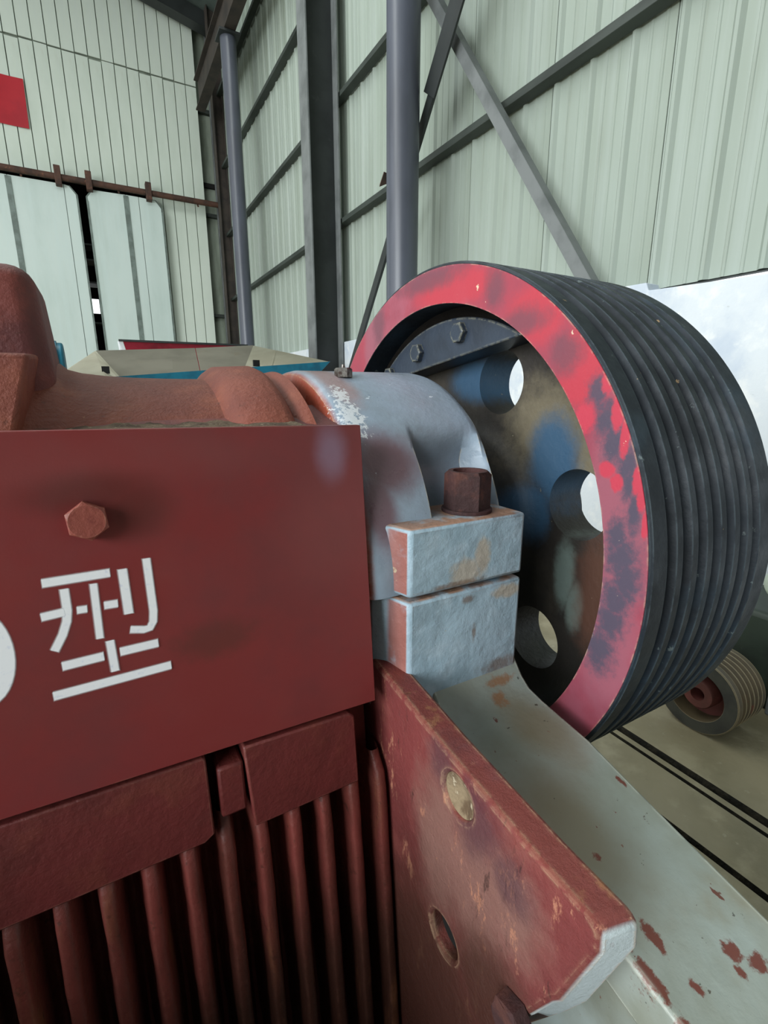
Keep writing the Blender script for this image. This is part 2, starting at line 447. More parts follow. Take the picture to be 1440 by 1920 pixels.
bm = B(); box(bm, (2.63, 0, 6.626), (2.70, 12.9, 6.72)); obj('crane_rail', bm, m_rustpipe, beam)
# braces
def ln(p, q, t): return tuple(p[i]+(q[i]-p[i])*t for i in range(3))
br = thing('diagonal_brace', 'pale grey angle brace slanting down the side wall behind the wheel', 'brace', (2.95, 2.2, .4))
p, q = (2.95, 4.335, 3.36), (2.95, 2.49, .803)
bm = B(); bar(bm, ln(p, q, -.7), ln(p, q, 1.18), .085, .008, (0, 1, .3)); obj('leg', bm, m_steel_lt, br)
bm = B()
a, b = Vector(ln(p, q, -.7)), Vector(ln(p, q, 1.18)); dd = (b-a).normalized(); sd = Vector((0, dd.z, -dd.y))
bar(bm, a+sd*.042+Vector((.04, 0, 0)), b+sd*.042+Vector((.04, 0, 0)), .085, .008, (1, 0, 0)); obj('leg', bm, m_steel_lt, br)
br = thing('diagonal_brace', 'dark brace passing behind the near pipe column with a wider upper piece', 'brace', (2.8, 5.9, .1))
p, q = (2.87, 3.844, 3.014), (2.87, 5.597, 0.728)
bm = B(); bar(bm, ln(p, q, -.5), ln(p, q, 1.3), .10, .03, (0, 1, .8)); obj('bar', bm, m_steel_dk, br)
bm = B(); bar(bm, ln(p, q, -.5), ln(p, q, .2), .20, .016, (0, 1, .8))
for v in bm.verts: v.co.x -= .026
obj('splice_plate', bm, m_steel_dk, br)
bm = B(); prism(bm, [(2.52, 4.44), (2.63, 4.72), (2.70, 4.49)], 2, 1.97, 1.985)
g = obj('gusset_plate', bm, m_rustpipe); tag(g, 'small pointed brown plate sticking out of the near pipe column', 'bracket')

# roof with open roof-light strips
bm = B()
def roofz(x): return 8.35+(2.95-x)*.22
for xa, xb in ((-14, -7), (-6, -3.2), (-2.0, 3.6)):
    ya, yb = -10, 18
    hexa(bm, [(xa, ya, roofz(xa)), (xb, ya, roofz(xb)), (xb, yb, roofz(xb)), (xa, yb, roofz(xa)), (xa, ya, roofz(xa)+.08), (xb, ya, roofz(xb)+.08), (xb, yb, roofz(xb)+.08), (xa, yb, roofz(xa)+.08)])
struct('ceiling', bm, m_roof)
bm = B(); hexa(bm, [(-6, YF-.5, roofz(-6)-.5), (3.1, YF-.5, roofz(3.1)-.32), (3.1, YF-.2, roofz(3.1)-.32), (-6, YF-.2, roofz(-6)-.5), (-6, YF-.5, roofz(-6)-.02), (3.1, YF-.5, roofz(3.1)-.02), (3.1, YF-.2, roofz(3.1)-.02), (-6, YF-.2, roofz(-6)-.02)])
tag(obj('rafter_beam', bm, m_steel_dk), 'dark sloping roof beam along the top of the far wall', 'beam')

# banner with the corner of a white character
bn = thing('red_banner', 'red cloth banner hanging on the far wall sheets', 'banner', (-1.6, YF-.03, 5.39))
bm = B(); grid(bm, 16, 6, lambda u, v: (-2.6+u*1.96+.02*v, YF-.03-.008*sin(u*20), 5.40+v*.89)); obj('cloth', bm, m_banner, bn, smooth=60)
bm = B(); prism(bm, [(-1.262+.035*cos(a*pi/8), 5.70+.06*sin(a*pi/8)) for a in range(16)], 1, YF-.05, YF-.042); obj('lettering', bm, m_white, bn)

# ------------------------------------------------------------------ things beyond the crusher
m_teal = M('teal_paint', .45).base((16, 104, 128)).var((10, 84, 108), 6).edge((120, 130, 120), .01, amt=.5).done()
m_tealin = M('feeder_inner_plate', .6).base((158, 154, 136)).var((140, 135, 116), 1.2).var((120, 104, 70), 2.2, .62, .74, .8, stretch=(1, 1, .3)).done()
m_red2 = M('crimson_paint', .5).base((150, 30, 52)).var((120, 22, 40), 4).done()
fd = thing('feeder_hopper', 'beige lined feed tray with a teal outside behind the red crusher', 'hopper', (1.3, 6.2, -1.5))
NL = Vector((.085, 5.55, .152))
A_, B_, C_, D_ = Vector((-.30, 6.2, .215)), Vector((.015, 7, .492)), Vector((1.907, 7, .634)), Vector((2.40, 5.55, .361))
E_, F_ = Vector((.225, 5.95, .13)), Vector((1.47, 5.95, .22))
def plate(pts, th, nrm):
    bm = B(); n = Vector(nrm).normalized()*th
    a = [bm.verts.new(p) for p in pts]; b = [bm.verts.new(p+n) for p in pts]
    bm.faces.new(a); bm.faces.new(b[::-1])
    for i in range(len(pts)): j = (i+1) % len(pts); bm.faces.new((a[i], a[j], b[j], b[i]))
    return bm
Mb, Mt = (E_+F_)/2+Vector((.16, 0, .01)), (B_+C_)/2+Vector((.18, 0, 0.004))
m_tealback = M('feeder_back_shaded', .7).base((112, 108, 95)).var((98, 94, 82), 1.5).var((100, 84, 58), 2.4, .62, .76, .8, stretch=(1, 1, .3)).done()  # inner plate colour darkened to paint in the back plate's shade, plus stains
obj('back_plate', plate([E_, Mb, Mt, B_], .02, (0, 1, .3)), m_tealback, fd)
obj('back_plate', plate([Mb+Vector((.01, 0, 0)), F_, C_, Mt+Vector((.01, 0, 0))], .02, (0, 1, .3)), m_tealback, fd)
obj('left_plate', plate([A_, NL, E_, B_], .02, (-1, .2, -.3)), m_tealin, fd)
G1, G2 = F_+(D_-F_)*.33, C_+(D_-C_)*.33
obj('right_plate', plate([F_, G1, G2, C_], .02, (1, .2, -.3)), m_tealin, fd)
obj('right_plate', plate([G1+Vector((.012, 0, 0)), D_, G2+Vector((.012, 0, 0))], .02, (1, .2, -.3)), m_tealin, fd)
N1, N2 = Vector((.2, 5.5, -.25)), Vector((1.75, 5.5, -.25))
L1 = Vector((.17, 5.5, .168)); 
obj('front_plate', plate([NL, N1, N2, D_+Vector((0, -.02, 0))], .02, (0, -1, 0)), m_teal, fd)
for c in (Vector((.075, 5.86, .23)), Vector((1.61, 5.83, .335))):
    bm = B(); box(bm, c-Vector((.035, .02, .035)), c+Vector((.035, .02, .035))); obj('bolt_hole', bm, m_black, fd)
for lx in (.3, 1.6):
    for ly in (5.6, 6.6):
        bm = B(); box(bm, (lx, ly, -1.5), (lx+.1, ly+.1, -.1)); obj('leg', bm, m_teal, fd)
bm = B(); box(bm, (.2, 5.52, -.3), (1.75, 6.9, -.1)); obj('trough', bm, m_teal, fd)
rd = thing('feed_tray', 'crimson open tray with a dark rim behind the beige feeder', 'hopper', (1.2, 9.4, -1.5))
P1, P2 = Vector((.345, 9, .79)), Vector((2.35, 9, .80))
obj('side_plate', plate([P1+Vector((.06, 0, 0)), Vector((.55, 9.25, .2)), Vector((2.0, 9.25, .2)), P2], .03, (0, 1, 0)), m_red2, rd)
obj('side_plate', plate([P1, P1+Vector((.05, 0, 0)), Vector((.52, 9.25, .2)), Vector((.4, 9.3, .2))], .03, (-.6, 1, 0)), m_white, rd)
bm = B(); bar(bm, P1+Vector((0, -.01, .012)), P2+Vector((0, -.01, .012)), .05, .03, (0, 1, 0)); obj('rim', bm, m_steel_dk, rd)
for lx in (.5, 1.8):
    bm = B(); box(bm, (lx, 9.2, -1.5), (lx+.1, 9.3, .22)); obj('leg', bm, m_red2, rd)
tm = thing('electric_motor', 'teal motor standing behind the left hump of the crusher', 'motor', (-.35, 5.1, -1.5))
bm = B(); tube(bm, (-.56, 5.05, .26), (-.225, 5.05, .26), .15, n=32); obj('housing', bm, m_teal, tm, bev=.015)
bm = B()
for k in range(8):
    revolve(bm, [(0, .15), (0, .165), (.012, .165), (.012, .15)], (-.52+k*.034, 5.05, .26), (1, 0, 0), n=32)
obj('cooling_fins', bm, m_teal, tm)
bm = B(); box(bm, (-.46, 4.98, .39), (-.29, 5.12, .455)); obj('terminal_box', bm, m_teal, tm, bev=.01)
bm = B(); box(bm, (-.55, 4.93, -1.5), (-.24, 5.17, .13)); obj('stand', bm, m_teal, tm, bev=.01)

# small belt pulley lying on the floor
m_pul = M('pulley_iron', .6).base((96, 84, 62)).var((76, 70, 56), 6).speck((116, 60, 48), 9, .6, .1, .7).edge((176, 164, 132), .006, lo=.01, hi=.1, na=.15, nb=.4).bump(60, .3, .003).done()
m_pulface = M('pulley_face_dirt', .7).base((66, 66, 58)).var((50, 50, 46), 8).done()
m_pulred = M('pulley_red_oxide', .6).base((104, 54, 48)).var((82, 44, 38), 9).done()
PX, PY, PZ, PR = 2.17, .986, -1.3235, .1755
sp = thing('belt_pulley', 'small grooved iron pulley with a red hub lying on the floor under the big wheel', 'pulley', (PX+.1, PY, -1.5))
pr = [(PX, .118), (PX, PR-.004), (PX+.004, PR), (PX+.03, PR)]
for k in range(5):
    a = PX+.032+k*.034
    pr += [(a, PR), (a+.008, PR-.018), (a+.022, PR-.018), (a+.030, PR)]
pr += [(PX+.225, PR), (PX+.225, .118)]
bm = B(); lathe(bm, pr, PY, PZ, 64); obj('rim', bm, m_pul, sp)
bm = B(); lathe(bm, [(PX-.0015, .119), (PX-.0015, PR-.006), (PX+.001, PR-.006), (PX+.001, .119)], PY, PZ, 64); obj('face_ring', bm, m_pulface, sp)
bm = B(); lathe(bm, [(PX+.09, .028), (PX+.09, .1182), (PX+.12, .1182), (PX+.12, .028)], PY, PZ, 64); obj('web', bm, m_pulred, sp)
bm = B(); lathe(bm, [(PX+.015, .030), (PX+.015, .062), (PX+.022, .067), (PX+.09, .070), (PX+.2, .070), (PX+.2, .030)], PY, PZ, 48); obj('hub', bm, m_pulred, sp, label='dull red hub with an open bore')
# dark green drive unit right at the frame edge
m_dgreen = M('dark_green_machine', .5).base((44, 56, 46)).var((34, 42, 36), 5).speck((90, 100, 92), 12, .7, .04, .5).done()
m_palegrey = M('pale_grey_cap', .5).base((186, 198, 184)).var((160, 172, 158), 8).done()
gb = thing('drive_unit', 'dark green drive unit with a pale round cap at the right edge behind the wheel', 'machine', (2.9, .75, -1.5))
bm = B(); box(bm, (2.62, .45, -1.5), (3.05, 1.30, -1.02)); obj('housing', bm, m_dgreen, gb, bev=.03, seg=3)
bm = B(); tube(bm, (2.60, .90, -.86), (3.0, .90, -.86), .085, n=32); obj('end_cap', bm, m_palegrey, gb, bev=.02, seg=3, label='pale grey round cap')
bm = B(); tube(bm, (2.75, .90, -1.05), (2.75, .90, -.9), .05); obj('neck', bm, m_dgreen, gb)
bm = B(); box(bm, (2.55, .58, -1.48), (2.62, .86, -1.10)); obj('side_cover', bm, m_steel_lt, gb, bev=.01)

# ================================================================== THE JAW CRUSHER
crusher = thing('jaw_crusher', 'red and grey jaw crusher with a white painted sign plate and a big grooved flywheel', 'crusher', (CRX, CRY, -1.5))
R0 = Vector((CRX, CRY, 0.0))

# ---- paints
m_oxide = (M('red_oxide_casting', .62).base((138, 72, 55)).var((120, 60, 48), 5).var((154, 86, 64), 14, .5, .7, .7)
           .var((96, 54, 44), 3.2, .58, .75, .7).speck((92, 50, 40), 90, .62, .08, .5, detail=8).speck((190, 130, 100), 120, .68, .05, .5)
           .bump(140, .55, .004, detail=6).bump(25, .4, .006).done())
m_oxide_dk = (M('dark_red_casting', .6).base((118, 58, 52)).var((96, 46, 44), 6).var((134, 66, 56), 20, .5, .7, .6).speck((84, 44, 38), 90, .64, .06, .5)
              .bump(150, .5, .003, detail=6).bump(20, .3, .006).done())
m_plate = (M('sign_plate_red', .38).base((130, 50, 50)).var((114, 50, 50), 4, .4, .7).var((136, 62, 58), 2.6, .5, .75, .7)
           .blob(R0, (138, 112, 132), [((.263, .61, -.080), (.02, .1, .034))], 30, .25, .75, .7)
           .blob(R0, (132, 66, 64), [((.25, .6, -.19), (.06, .1, .07)), ((.0, .6, -.07), (.16, .1, .03))], 12, .3, .5, .7)
           .blob(R0, (78, 36, 30), [((-.02, .6, -.105), (.06, .1, .02)), ((.02, .6, -.125), (.035, .1, .03))], 14, .3, .6, .7)  # dark paint mist above the bolt, bolt's shadow painted on its right
           .blob(R0, (92, 50, 44), [((.09, .6, -.30), (.045, .1, .022))], 60, .6, .6, .5)
           .edge((176, 128, 106), .003, amt=.6, nsc=20, na=.45, nb=.65).bump(300, .08, .001).roughvar(8, .32, .5).done())
m_block = (M('wedge_red', .5).base((108, 44, 42)).var((94, 40, 37), 8).var((116, 56, 46), 18, .5, .7, .6).edge((176, 128, 108), .004, amt=.7, nsc=60)
           .bump(120, .4, .003, detail=7).bump(18, .35, .008).done())
m_tooth = (M('jaw_tooth_red', .48).base((128, 60, 54)).var((92, 46, 38), 10, stretch=(1, 1, .2)).blob(R0, (52, 32, 22), [((.0, .5, -1.15), (2, 2, .40))], 8, .25, .9, .35).var((136, 88, 58), 16, .55, .72, .7, stretch=(1, 1, .15))  # lower blob: brown grime tone that also paints in the chamber shade
           .speck((66, 36, 28), 70, .6, .08, .6).edge((180, 124, 104), .006, lo=.01, hi=.08, amt=.6, nsc=40).bump(110, .5, .003, detail=7).done())
m_grey = (M('blue_grey_enamel', .36).base((150, 166, 182)).var((138, 152, 164), 7).var((166, 186, 202), 5, .5, .7, .8)
          .blob(R0, (118, 78, 84), [((.375, .645, -.105), (.055, .09, .05)), ((.345, .63, -.17), (.03, .06, .06))], 18, .35, .85, .5)
          .blob(R0, (150, 74, 56), [((.300, .934, -.298), (.022, .9, .9))], 30, .25, 1, .25)
          .blob(R0, (160, 120, 110), [((.36, .934, .02), (.03, .3, .05))], 24, .5, .7, .5)
          .blob(R0, (232, 236, 238), [((.345, .725, -.04), (.018, .05, .03)), ((.350, .76, .0), (.012, .03, .015))], 130, 3.2, .75, .15).speck((214, 224, 232), 46, .70, .02, .8).speck((92, 88, 84), 70, .74, .02, .8)
          .edge((196, 178, 140), .004, nsc=60, na=.4, nb=.55).bump(75, .3, .003).bump(16, .25, .006).roughvar(20, .25, .45).done())
m_seat = (M('chipped_blue_grey', .42).base((170, 194, 208)).var((152, 178, 192), 7).var((186, 206, 218), 16, .5, .7, .8)
          .facing((158, 84, 64), (-1, 0, 0), .75, .97, .9, 20, .2, .45)
          .facing((166, 116, 78), (0, 0, 1), .6, .9, .85, 10, .42, .56)
          .speck((70, 52, 42), 15, .655, .018, .95, detail=9, rough=.75).speck((206, 192, 158), 12, .64, .02, .8, detail=10, rough=.75)
          .blob(R0, (188, 176, 158), [((.47, .56, -.275), (.03, .02, .022)), ((.50, .56, -.255), (.015, .02, .03)), ((.56, .56, -.325), (.03, .02, .012))], 60, .8, .85, .4)
          .blob(R0, (120, 92, 70), [((.475, .56, -.322), (.012, .02, .006)), ((.49, .56, -.385), (.004, .02, .014)), ((.555, .56, -.462), (.04, .02, .014)), ((.45, .56, -.292), (.05, .02, .005))], 70, 1.2, .7, .6)
          .edge((158, 100, 60), .010, lo=.02, hi=.14, nsc=45, na=.44, nb=.56, amt=.95).bump(9, .6, .022, detail=7, rough=.5).bump(38, .45, .006, detail=9, rough=.65).done())
m_frame = (M('frame_grey_enamel', .4).base((158, 166, 158)).var((140, 144, 130), 4, .4, .65).var((172, 186, 184), 3, .5, .75, .9).var((140, 128, 98), 3.5, .54, .74, .8)
           .blob(R0, (128, 112, 84), [((.545, .46, -.52), (.045, .07, .05)), ((.46, .33, -.55), (.06, .10, .05))], 10, .5, .7, .7)
           .speck((104, 54, 42), 26, .70, .02, .95, detail=5, stretch=(1.5, .8, 1)).blob(R0, (112, 52, 40), [((.453, .207, -.58), (.007, .014, .02)), ((.522, .160, -.585), (.010, .009, .02)), ((.537, .141, -.585), (.012, .008, .02)), ((.455, .159, -.58), (.005, .008, .02)), ((.511, .146, -.585), (.005, .006, .02)), ((.583, .341, -.55), (.004, .008, .02)), ((.464, .288, -.56), (.004, .005, .02)), ((.418, .185, -.585), (.007, .02, .03)), ((.414, .145, -.60), (.006, .012, .04))], 120, 1.3, .95, .25).speck((78, 70, 60), 42, .68, .02, .9).speck((52, 50, 44), 90, .70, .02, .7)
           .blob(R0, (150, 104, 66), [((.535, .560, -.462), (.030, .03, .008)), ((.545, .548, -.485), (.024, .03, .006)), ((.525, .53, -.50), (.014, .02, .006))], 90, 1.5, .8, .5)
           .edge((222, 224, 208), .008, lo=.01, hi=.1, nsc=34, na=.42, nb=.5).speck((120, 60, 44), 60, .70, .02, .8).bump(60, .25, .004).bump(9, .2, .01).roughvar(6, .3, .5).done())
m_cheek = (M('cheek_plate_red', .48).base((138, 62, 60)).var((118, 52, 50), 5).var((154, 82, 74), 9, .5, .7, .8)
           .blob(R0, (150, 112, 100), [((.33, .30, -.56), (.1, .05, .07)), ((.33, .36, -.60), (.1, .07, .10)), ((.33, .43, -.60), (.1, .05, .12))], 20, .9, .75, .6)
           .speck((206, 142, 112), 30, .575, .05, .75, detail=10, rough=.8, stretch=(1, 1, .35)).speck((62, 34, 28), 26, .60, .04, .75, detail=10, rough=.8, stretch=(1, 1.3, .3))
           .blob(R0, (88, 54, 62), [((.33, .36, -.50), (.1, .035, .05)), ((.33, .43, -.47), (.1, .025, .035)), ((.33, .30, -.53), (.1, .03, .03))], 30, .9, .7, .6)
           .blob(R0, (74, 40, 26), [((.33, .44, -.92), (.2, .22, .22)), ((.33, .30, -.74), (.1, .1, .09))], 9, .4, .9, .5)  # lower blobs paint the chamber's soft shade as dark brown
           .facing((132, 58, 48), (0, 0, 1), .5, .9, .9, 10, .3, .5)
           .facing((176, 122, 80), (0, 0, 1), .4, .8, .7, 18, .56, .66)
           .facing((206, 218, 220), (0, -1, -.2), .55, .8, 1, 14, .2, .32, ymax=.26-CRY)
           .edge((212, 176, 140), .009, lo=.01, hi=.08, nsc=70, na=.40, nb=.54, amt=.95).bump(45, .8, .007, detail=9, rough=.75).bump(150, .35, .003).done())
m_rust = (M('rusted_nut', .8).base((76, 44, 42)).var((54, 32, 32), 14).var((98, 58, 48), 26, .5, .7, .8).bump(90, .8, .004, detail=8).done())
m_boltred = (M('painted_bolt', .5).base((146, 74, 62)).var((124, 56, 48), 50).edge((176, 126, 104), .003, nsc=80, amt=.8).bump(180, .5, .002).done())
m_rim = (M('flywheel_black_paint', .5).base((30, 38, 46)).var((22, 28, 34), 6).var((40, 56, 68), 5, .5, .72, .9)
         .speck((96, 106, 106), 40, .66, .03, .7, detail=6).speck((160, 134, 98), 22, .70, .02, .9, detail=6)
         .edge((110, 126, 132), .004, lo=.02, hi=.2, nsc=26, na=.36, nb=.58, amt=.6).bump(80, .25, .003).roughvar(12, .45, .65).done())
m_rim.node_tree.nodes['Principled BSDF'].inputs['Specular IOR Level'].default_value = .3
def rp(y, z): return (.65, y, z)
FD = [(.494, .002, .018, .022), (.477, -.036, .016, .03), (.458, -.073, .018, .034), (.433, -.104, .015, .03), (.425, -.126, .014, .03), (.413, -.165, .012, .04), (.436, -.21, .018, .03), (.425, -.24, .026, .035), (.413, -.275, .022, .04), (.427, -.31, .026, .035), (.430, -.345, .024, .03), (.445, -.40, .026, .04)]
FR = [(.479, .018, .010, .02), (.457, -.025, .010, .03), (.441, -.062, .008, .03), (.512, -.037, .018, .022), (.465, -.112, .014, .012), (.447, -.130, .010, .014), (.414, -.119, .008, .022), (.404, -.145, .008, .022), (.394, -.18, .006, .022)]
m_face = (M('flywheel_red_face', .48).base((154, 58, 74)).var((138, 60, 76), 7).var((156, 84, 100), 6, .50, .72, .8)
          .blob(R0, (180, 52, 66), [(rp(.86, .205), (.2, .13, .035)), (rp(.63, .13), (.2, .07, .05)), (rp(.53, .035), (.2, .045, .06))], 30, .45, .85, .35)
          .blob(R0, (146, 84, 98), [(rp(.44, -.20), (.2, .06, .20)), (rp(.43, -.38), (.2, .05, .12)), (rp(1.2, .12), (.2, .05, .10))], 26, .4, .85, .4)
          .blob(R0, (104, 62, 74), [(rp(.95, .238), (.2, .12, .022)), (rp(1.17, .17), (.2, .03, .05)), (rp(.735, .185), (.2, .025, .035)), (rp(.655, .12), (.2, .05, .022)), (rp(.56, .06), (.2, .03, .03))], 34, .8, .8, .6)
          .blob(R0, (66, 68, 84), [(rp(q[0], q[1]), (.2, q[2], q[3])) for q in FD], 90, 1.1, .9, .6)
          .blob(R0, (184, 56, 74), [(rp(q[0], q[1]), (.2, q[2], q[3])) for q in FR], 60, .7, .95, .25)
          .blob(R0, (200, 116, 134), [(rp(.58, -.70), (.2, .07, .07)), (rp(.50, -.62), (.2, .04, .06))], 14, .4, .7, .7)
          .speck((216, 196, 168), 34, .70, .02, .9).edge((190, 160, 140), .004, nsc=40, na=.45, nb=.6, amt=.8).bump(200, .2, .002).done())
m_web = (M('flywheel_web', .55).base((48, 43, 39)).var((38, 35, 32), 6).var((72, 66, 56), 5, .52, .7, .6)
         .blob(R0, (126, 116, 94), [((.8, .70, -.07), (.2, .11, .09)), ((.8, .60, -.12), (.2, .03, .10))], 30, .7, .7, .6)
         .blob(R0, (48, 82, 110), [((.8, .685, -.13), (.2, .06, .085)), ((.8, .73, -.25), (.2, .05, .06)), ((.8, .93, 0.03), (.2, .09, .05))], 30, .4, .95, .4)
         .blob(R0, (104, 118, 112), [((.8, .63, -.36), (.2, .025, .07)), ((.8, .60, -.42), (.2, .02, .05))], 30, .5, .9, .4)
         .blob(R0, (92, 58, 44), [((.8, .55, -.38), (.2, .05, .12))], 24, .6, .7, .5).speck((170, 160, 134), 60, .72, .03, .7).bump(70, .4, .004).done())
m_cw = (M('counterweight_blue_black', .45).base((48, 58, 72)).var((40, 48, 60), 8).edge((150, 148, 128), .008, lo=.01, hi=.12, nsc=60, na=.4, nb=.55).speck((150, 150, 138), 60, .74, .02, .8).bump(90, .3, .003).done())
m_dust = M('grey_dust', .95).base((112, 96, 76)).var((76, 60, 46), 30).speck((168, 156, 130), 80, .62, .05, .8).bump(120, .9, .006, detail=8).done()
m_bore = M('dusty_bore', .9).base((150, 132, 104)).var((104, 84, 62), 30, .4, .6).speck((190, 176, 150), 60, .6, .06).bump(60, .9, .01, detail=8).done()

# ---- frame: right side wall with its top flange, front wall, left side wall
ft = [(.62, -.45), (.572, -.462), (.560, -.476), (.548, -.490), (.530, -.503), (.50, -.510), (.405, -.523), (.325, -.545), (.26, -.562), (.154, -.588), (0, -.615), (-.30, -.66)]
th = .065
def frame_side(xa, xb, wa, wb, nm):
    bm = B(); prism(bm, ft+[(-.30, -.66-th), (0, -.615-th), (.154, -.588-th), (.26, -.562-th), (.405, -.523-th), (.53, -.54-th), (1.35, -.60), (1.35, -.45)], 0, xa, xb)
    f = obj('side_flange', bm, m_frame, crusher, bev=.004, seg=2, label='grey enamel top of the frame wall sloping towards the viewer' if xa > 0 else None)
    bm = B(); prism(bm, [(-.30, -.70), (.0, -.65), (.5, -.56), (1.35, -.58), (1.35, -1.5), (-.30, -1.5)], 0, wa, wb)
    obj('frame_wall', bm, m_frame, crusher)
frame_side(.41, .595, .46, .53, 'r')
frame_side(-.815, -.63, -.75, -.68, 'l')
bm = B(); box(bm, (-.68, -.34, -1.5), (.46, -.24, -.72)); obj('frame_wall', bm, m_frame, crusher, bev=.01)  # unseen front wall, added to keep the chamber dark
bm = B(); box(bm, (-.68, 1.30, -1.5), (.46, 1.36, -.62)); obj('frame_wall', bm, m_frame, crusher, bev=.01)
bm = B(); box(bm, (-.55, -.238, -1.45), (.33, -.16, -.70)); obj('fixed_jaw', bm, m_tooth, crusher, bev=.01)  # unseen fixed jaw, added to shade the chamber
bm = B(); box(bm, (-.67, -.23, -1.49), (.45, 1.29, -1.42)); obj('chamber_dark_floor', bm, m_black, crusher)  # black floor slab added so the chamber stays dark

# ---- bearing seat (lower half) and cap (upper half)
foot = [(.363, .564), (.590, .564), (.590, 1.30), (.328, 1.30), (.328, .628), (.333, .622), (.350, .608)]
def slab(z0, z1):
    bm = B(); prism(bm, foot, 2, z0, z1); return bm
seat = obj('bearing_seat', slab(-.505, -.3055), m_seat, crusher, bev=.006, label='chipped blue grey lower bearing block')
cap_flange = obj('cap_flange', slab(-.2985, -.192), m_seat, crusher, bev=.006, label='chipped blue grey bearing cap flange with rusty edges')
# the cap is a half barrel, hollowed at its front right to give the nut room
def sst(v, a, b):
    t = min(1, max(0, (v-a)/(b-a))); return t*t*(3-2*t)
capc = [(.311, .285), (.3135, .322), (.316, .333), (.322, .3375), (.332, .340)]+[(.345+.215*i/44, .340) for i in range(45)]+[(.572, .340), (.583, .338), (.590, .333), (.595, .325), (.595, .285)]
def cap_pt(u, v):
    x, r = capc[int(round(u*(len(capc)-1)))]
    t = pi+.014-v*(pi+.028)
    y, z = CY+r*cos(t), CZ+r*sin(t)
    if y < CY:
        px = sst(x, .434, .447)*(1-sst(x, .560, .592)*.85); pz = 1-sst(z, -.135, -.045)
        y += .068*px*pz*sst(r, .28, .34)
    return (x, y, z)
bm = B(); grid(bm, len(capc)-1, 150, cap_pt)
for xe in (0, len(capc)-1):                                # close the two ends with flat half rings
    x = capc[xe][0]; rr = [bm.verts.new((x, CY+.12*cos(pi-k*pi/150), CZ+.12*sin(pi-k*pi/150))) for k in range(151)]
    bm.verts.ensure_lookup_table()
    col = [bm.verts[xe*151+k] for k in range(151)]
    for k in range(150): bm.faces.new((col[k], col[k+1], rr[k+1], rr[k]))
cap = obj('bearing_cap', bm, m_grey, crusher, smooth=40, label='smooth blue grey round bearing cap')
# cap nut with washer
NX, NY, NZ = .512, .622, -.192
bm = B(); tube(bm, (NX, NY, NZ), (NX, NY, NZ+.006), .042, n=40); wsh = obj('washer', bm, m_rust, crusher, bev=.001)
bm = B(); hr = .0385
def nut_bm(p, r, h, hole):
    bm = B(); n = 6; m = 24; p = Vector(p)
    def ring(rr, z, k, a=0): return [bm.verts.new(p+Vector((rr*cos(2*pi*i/k+a), rr*sin(2*pi*i/k+a), z))) for i in range(k)]
    A = ring(r, 0, n, .35); Bv = ring(r, h*.9, n, .35); T = ring(r*.84, h, m, .35); I = ring(hole, h, m, .35); J = ring(hole*.96, h*.86, m, .35)
    bm.faces.new(A[::-1]); bm.faces.new(J)
    for i in range(n):
        j = (i+1) % n; bm.faces.new((A[i], A[j], Bv[j], Bv[i]))
        loop = [T[(i*4+q) % m] for q in range(5)]; bm.faces.new([Bv[i], Bv[j]]+loop[::-1])
    for i in range(m):
        j = (i+1) % m; bm.faces.new((T[i], T[j], I[j], I[i])); bm.faces.new((I[i], I[j], J[j], J[i]))
    return bm
nut = obj('cap_nut', nut_bm((NX, NY, NZ+.006), .0385, .062, .025), m_rust, crusher, label='rusty brown hexagon nut on the bearing cap')
# grease fitting on top of the cap
m_galv = M('worn_steel', .35, .8).base((150, 146, 140)).var((70, 50, 44), 60).done()
bm = B(); hexhead(bm, (.392, .842, .028), (0, 0, 1), .0165, .0165); gf = obj('grease_fitting', bm, m_galv, crusher, label='small steel hex plug on top of the bearing cap')
bm = B(); revolve(bm, [(0, 0), (0, .004), (.004, .003), (.006, .003), (.007, 0)], (.392, .842, .0445), (0, 0, 1), n=16); obj('nipple', bm, m_galv, gf)

# ---- swing jaw: shaft barrel, flange, seal disc, lifting hump, body
bar_prof = [(-.55, .20), (-.55, .322), (-.32, .322), (-.26, .324), (-.215, .330), (-.18, .342), (-.048, .342), (-.040, .334), (-.022, .329), (.01, .3252), (.05, .323), (.10, .322), (.155, .322), (.165, .334), (.178, .343), (.235, .346), (.247, .341), (.2545, .331), (.2545, .20)]
bm = B(); lathe(bm, bar_prof, CY, CZ, 144)
bmesh.ops.bisect_plane(bm, geom=bm.verts[:]+bm.edges[:]+bm.faces[:], plane_co=(0, .655, -.0436), plane_no=(0, -1, .1), clear_outer=True)
barrel = obj('swing_jaw', bm, m_oxide, crusher, smooth=50, label='rusty red round shaft barrel of the swing jaw')
bm = B(); lathe(bm, [(.2546, .1), (.2546, .318), (.270, .334), (.2835, .337), (.2835, .1)], CY, CZ, 128); bmesh.ops.bisect_plane(bm, geom=bm.verts[:]+bm.edges[:]+bm.faces[:], plane_co=(0, .64, -.0436), plane_no=(0, -1, .1), clear_outer=True)
obj('seal_disc', bm, m_oxide, barrel)
bm = B(); tube(bm, (.25, CY, CZ), (.66, CY, CZ), .12, n=48); obj('shaft', bm, m_steel_dk, crusher)
bm = B(); prism(bm, [(.636, -.46), (.634, -.060), (.70, -.050), (.80, -.02), (1.15, -.05), (1.10, -.9), (.60, -1.40), (.53, -1.40)], 0, -.54, .318); obj('jaw_body', bm, m_oxide_dk, barrel)
# dust ledge on the jaw body behind the plate
def dustf(u, v):
    xx = -.15+u*.40; yy = .628+v*.125
    return (xx, yy, -.047+.008*v+.0022*sin(u*41)*sin(u*17+v*5)*v+.0012*random.random()*v)
bm = B(); grid(bm, 90, 6, dustf); obj('dust_ledge', bm, m_dust, barrel, smooth=80)
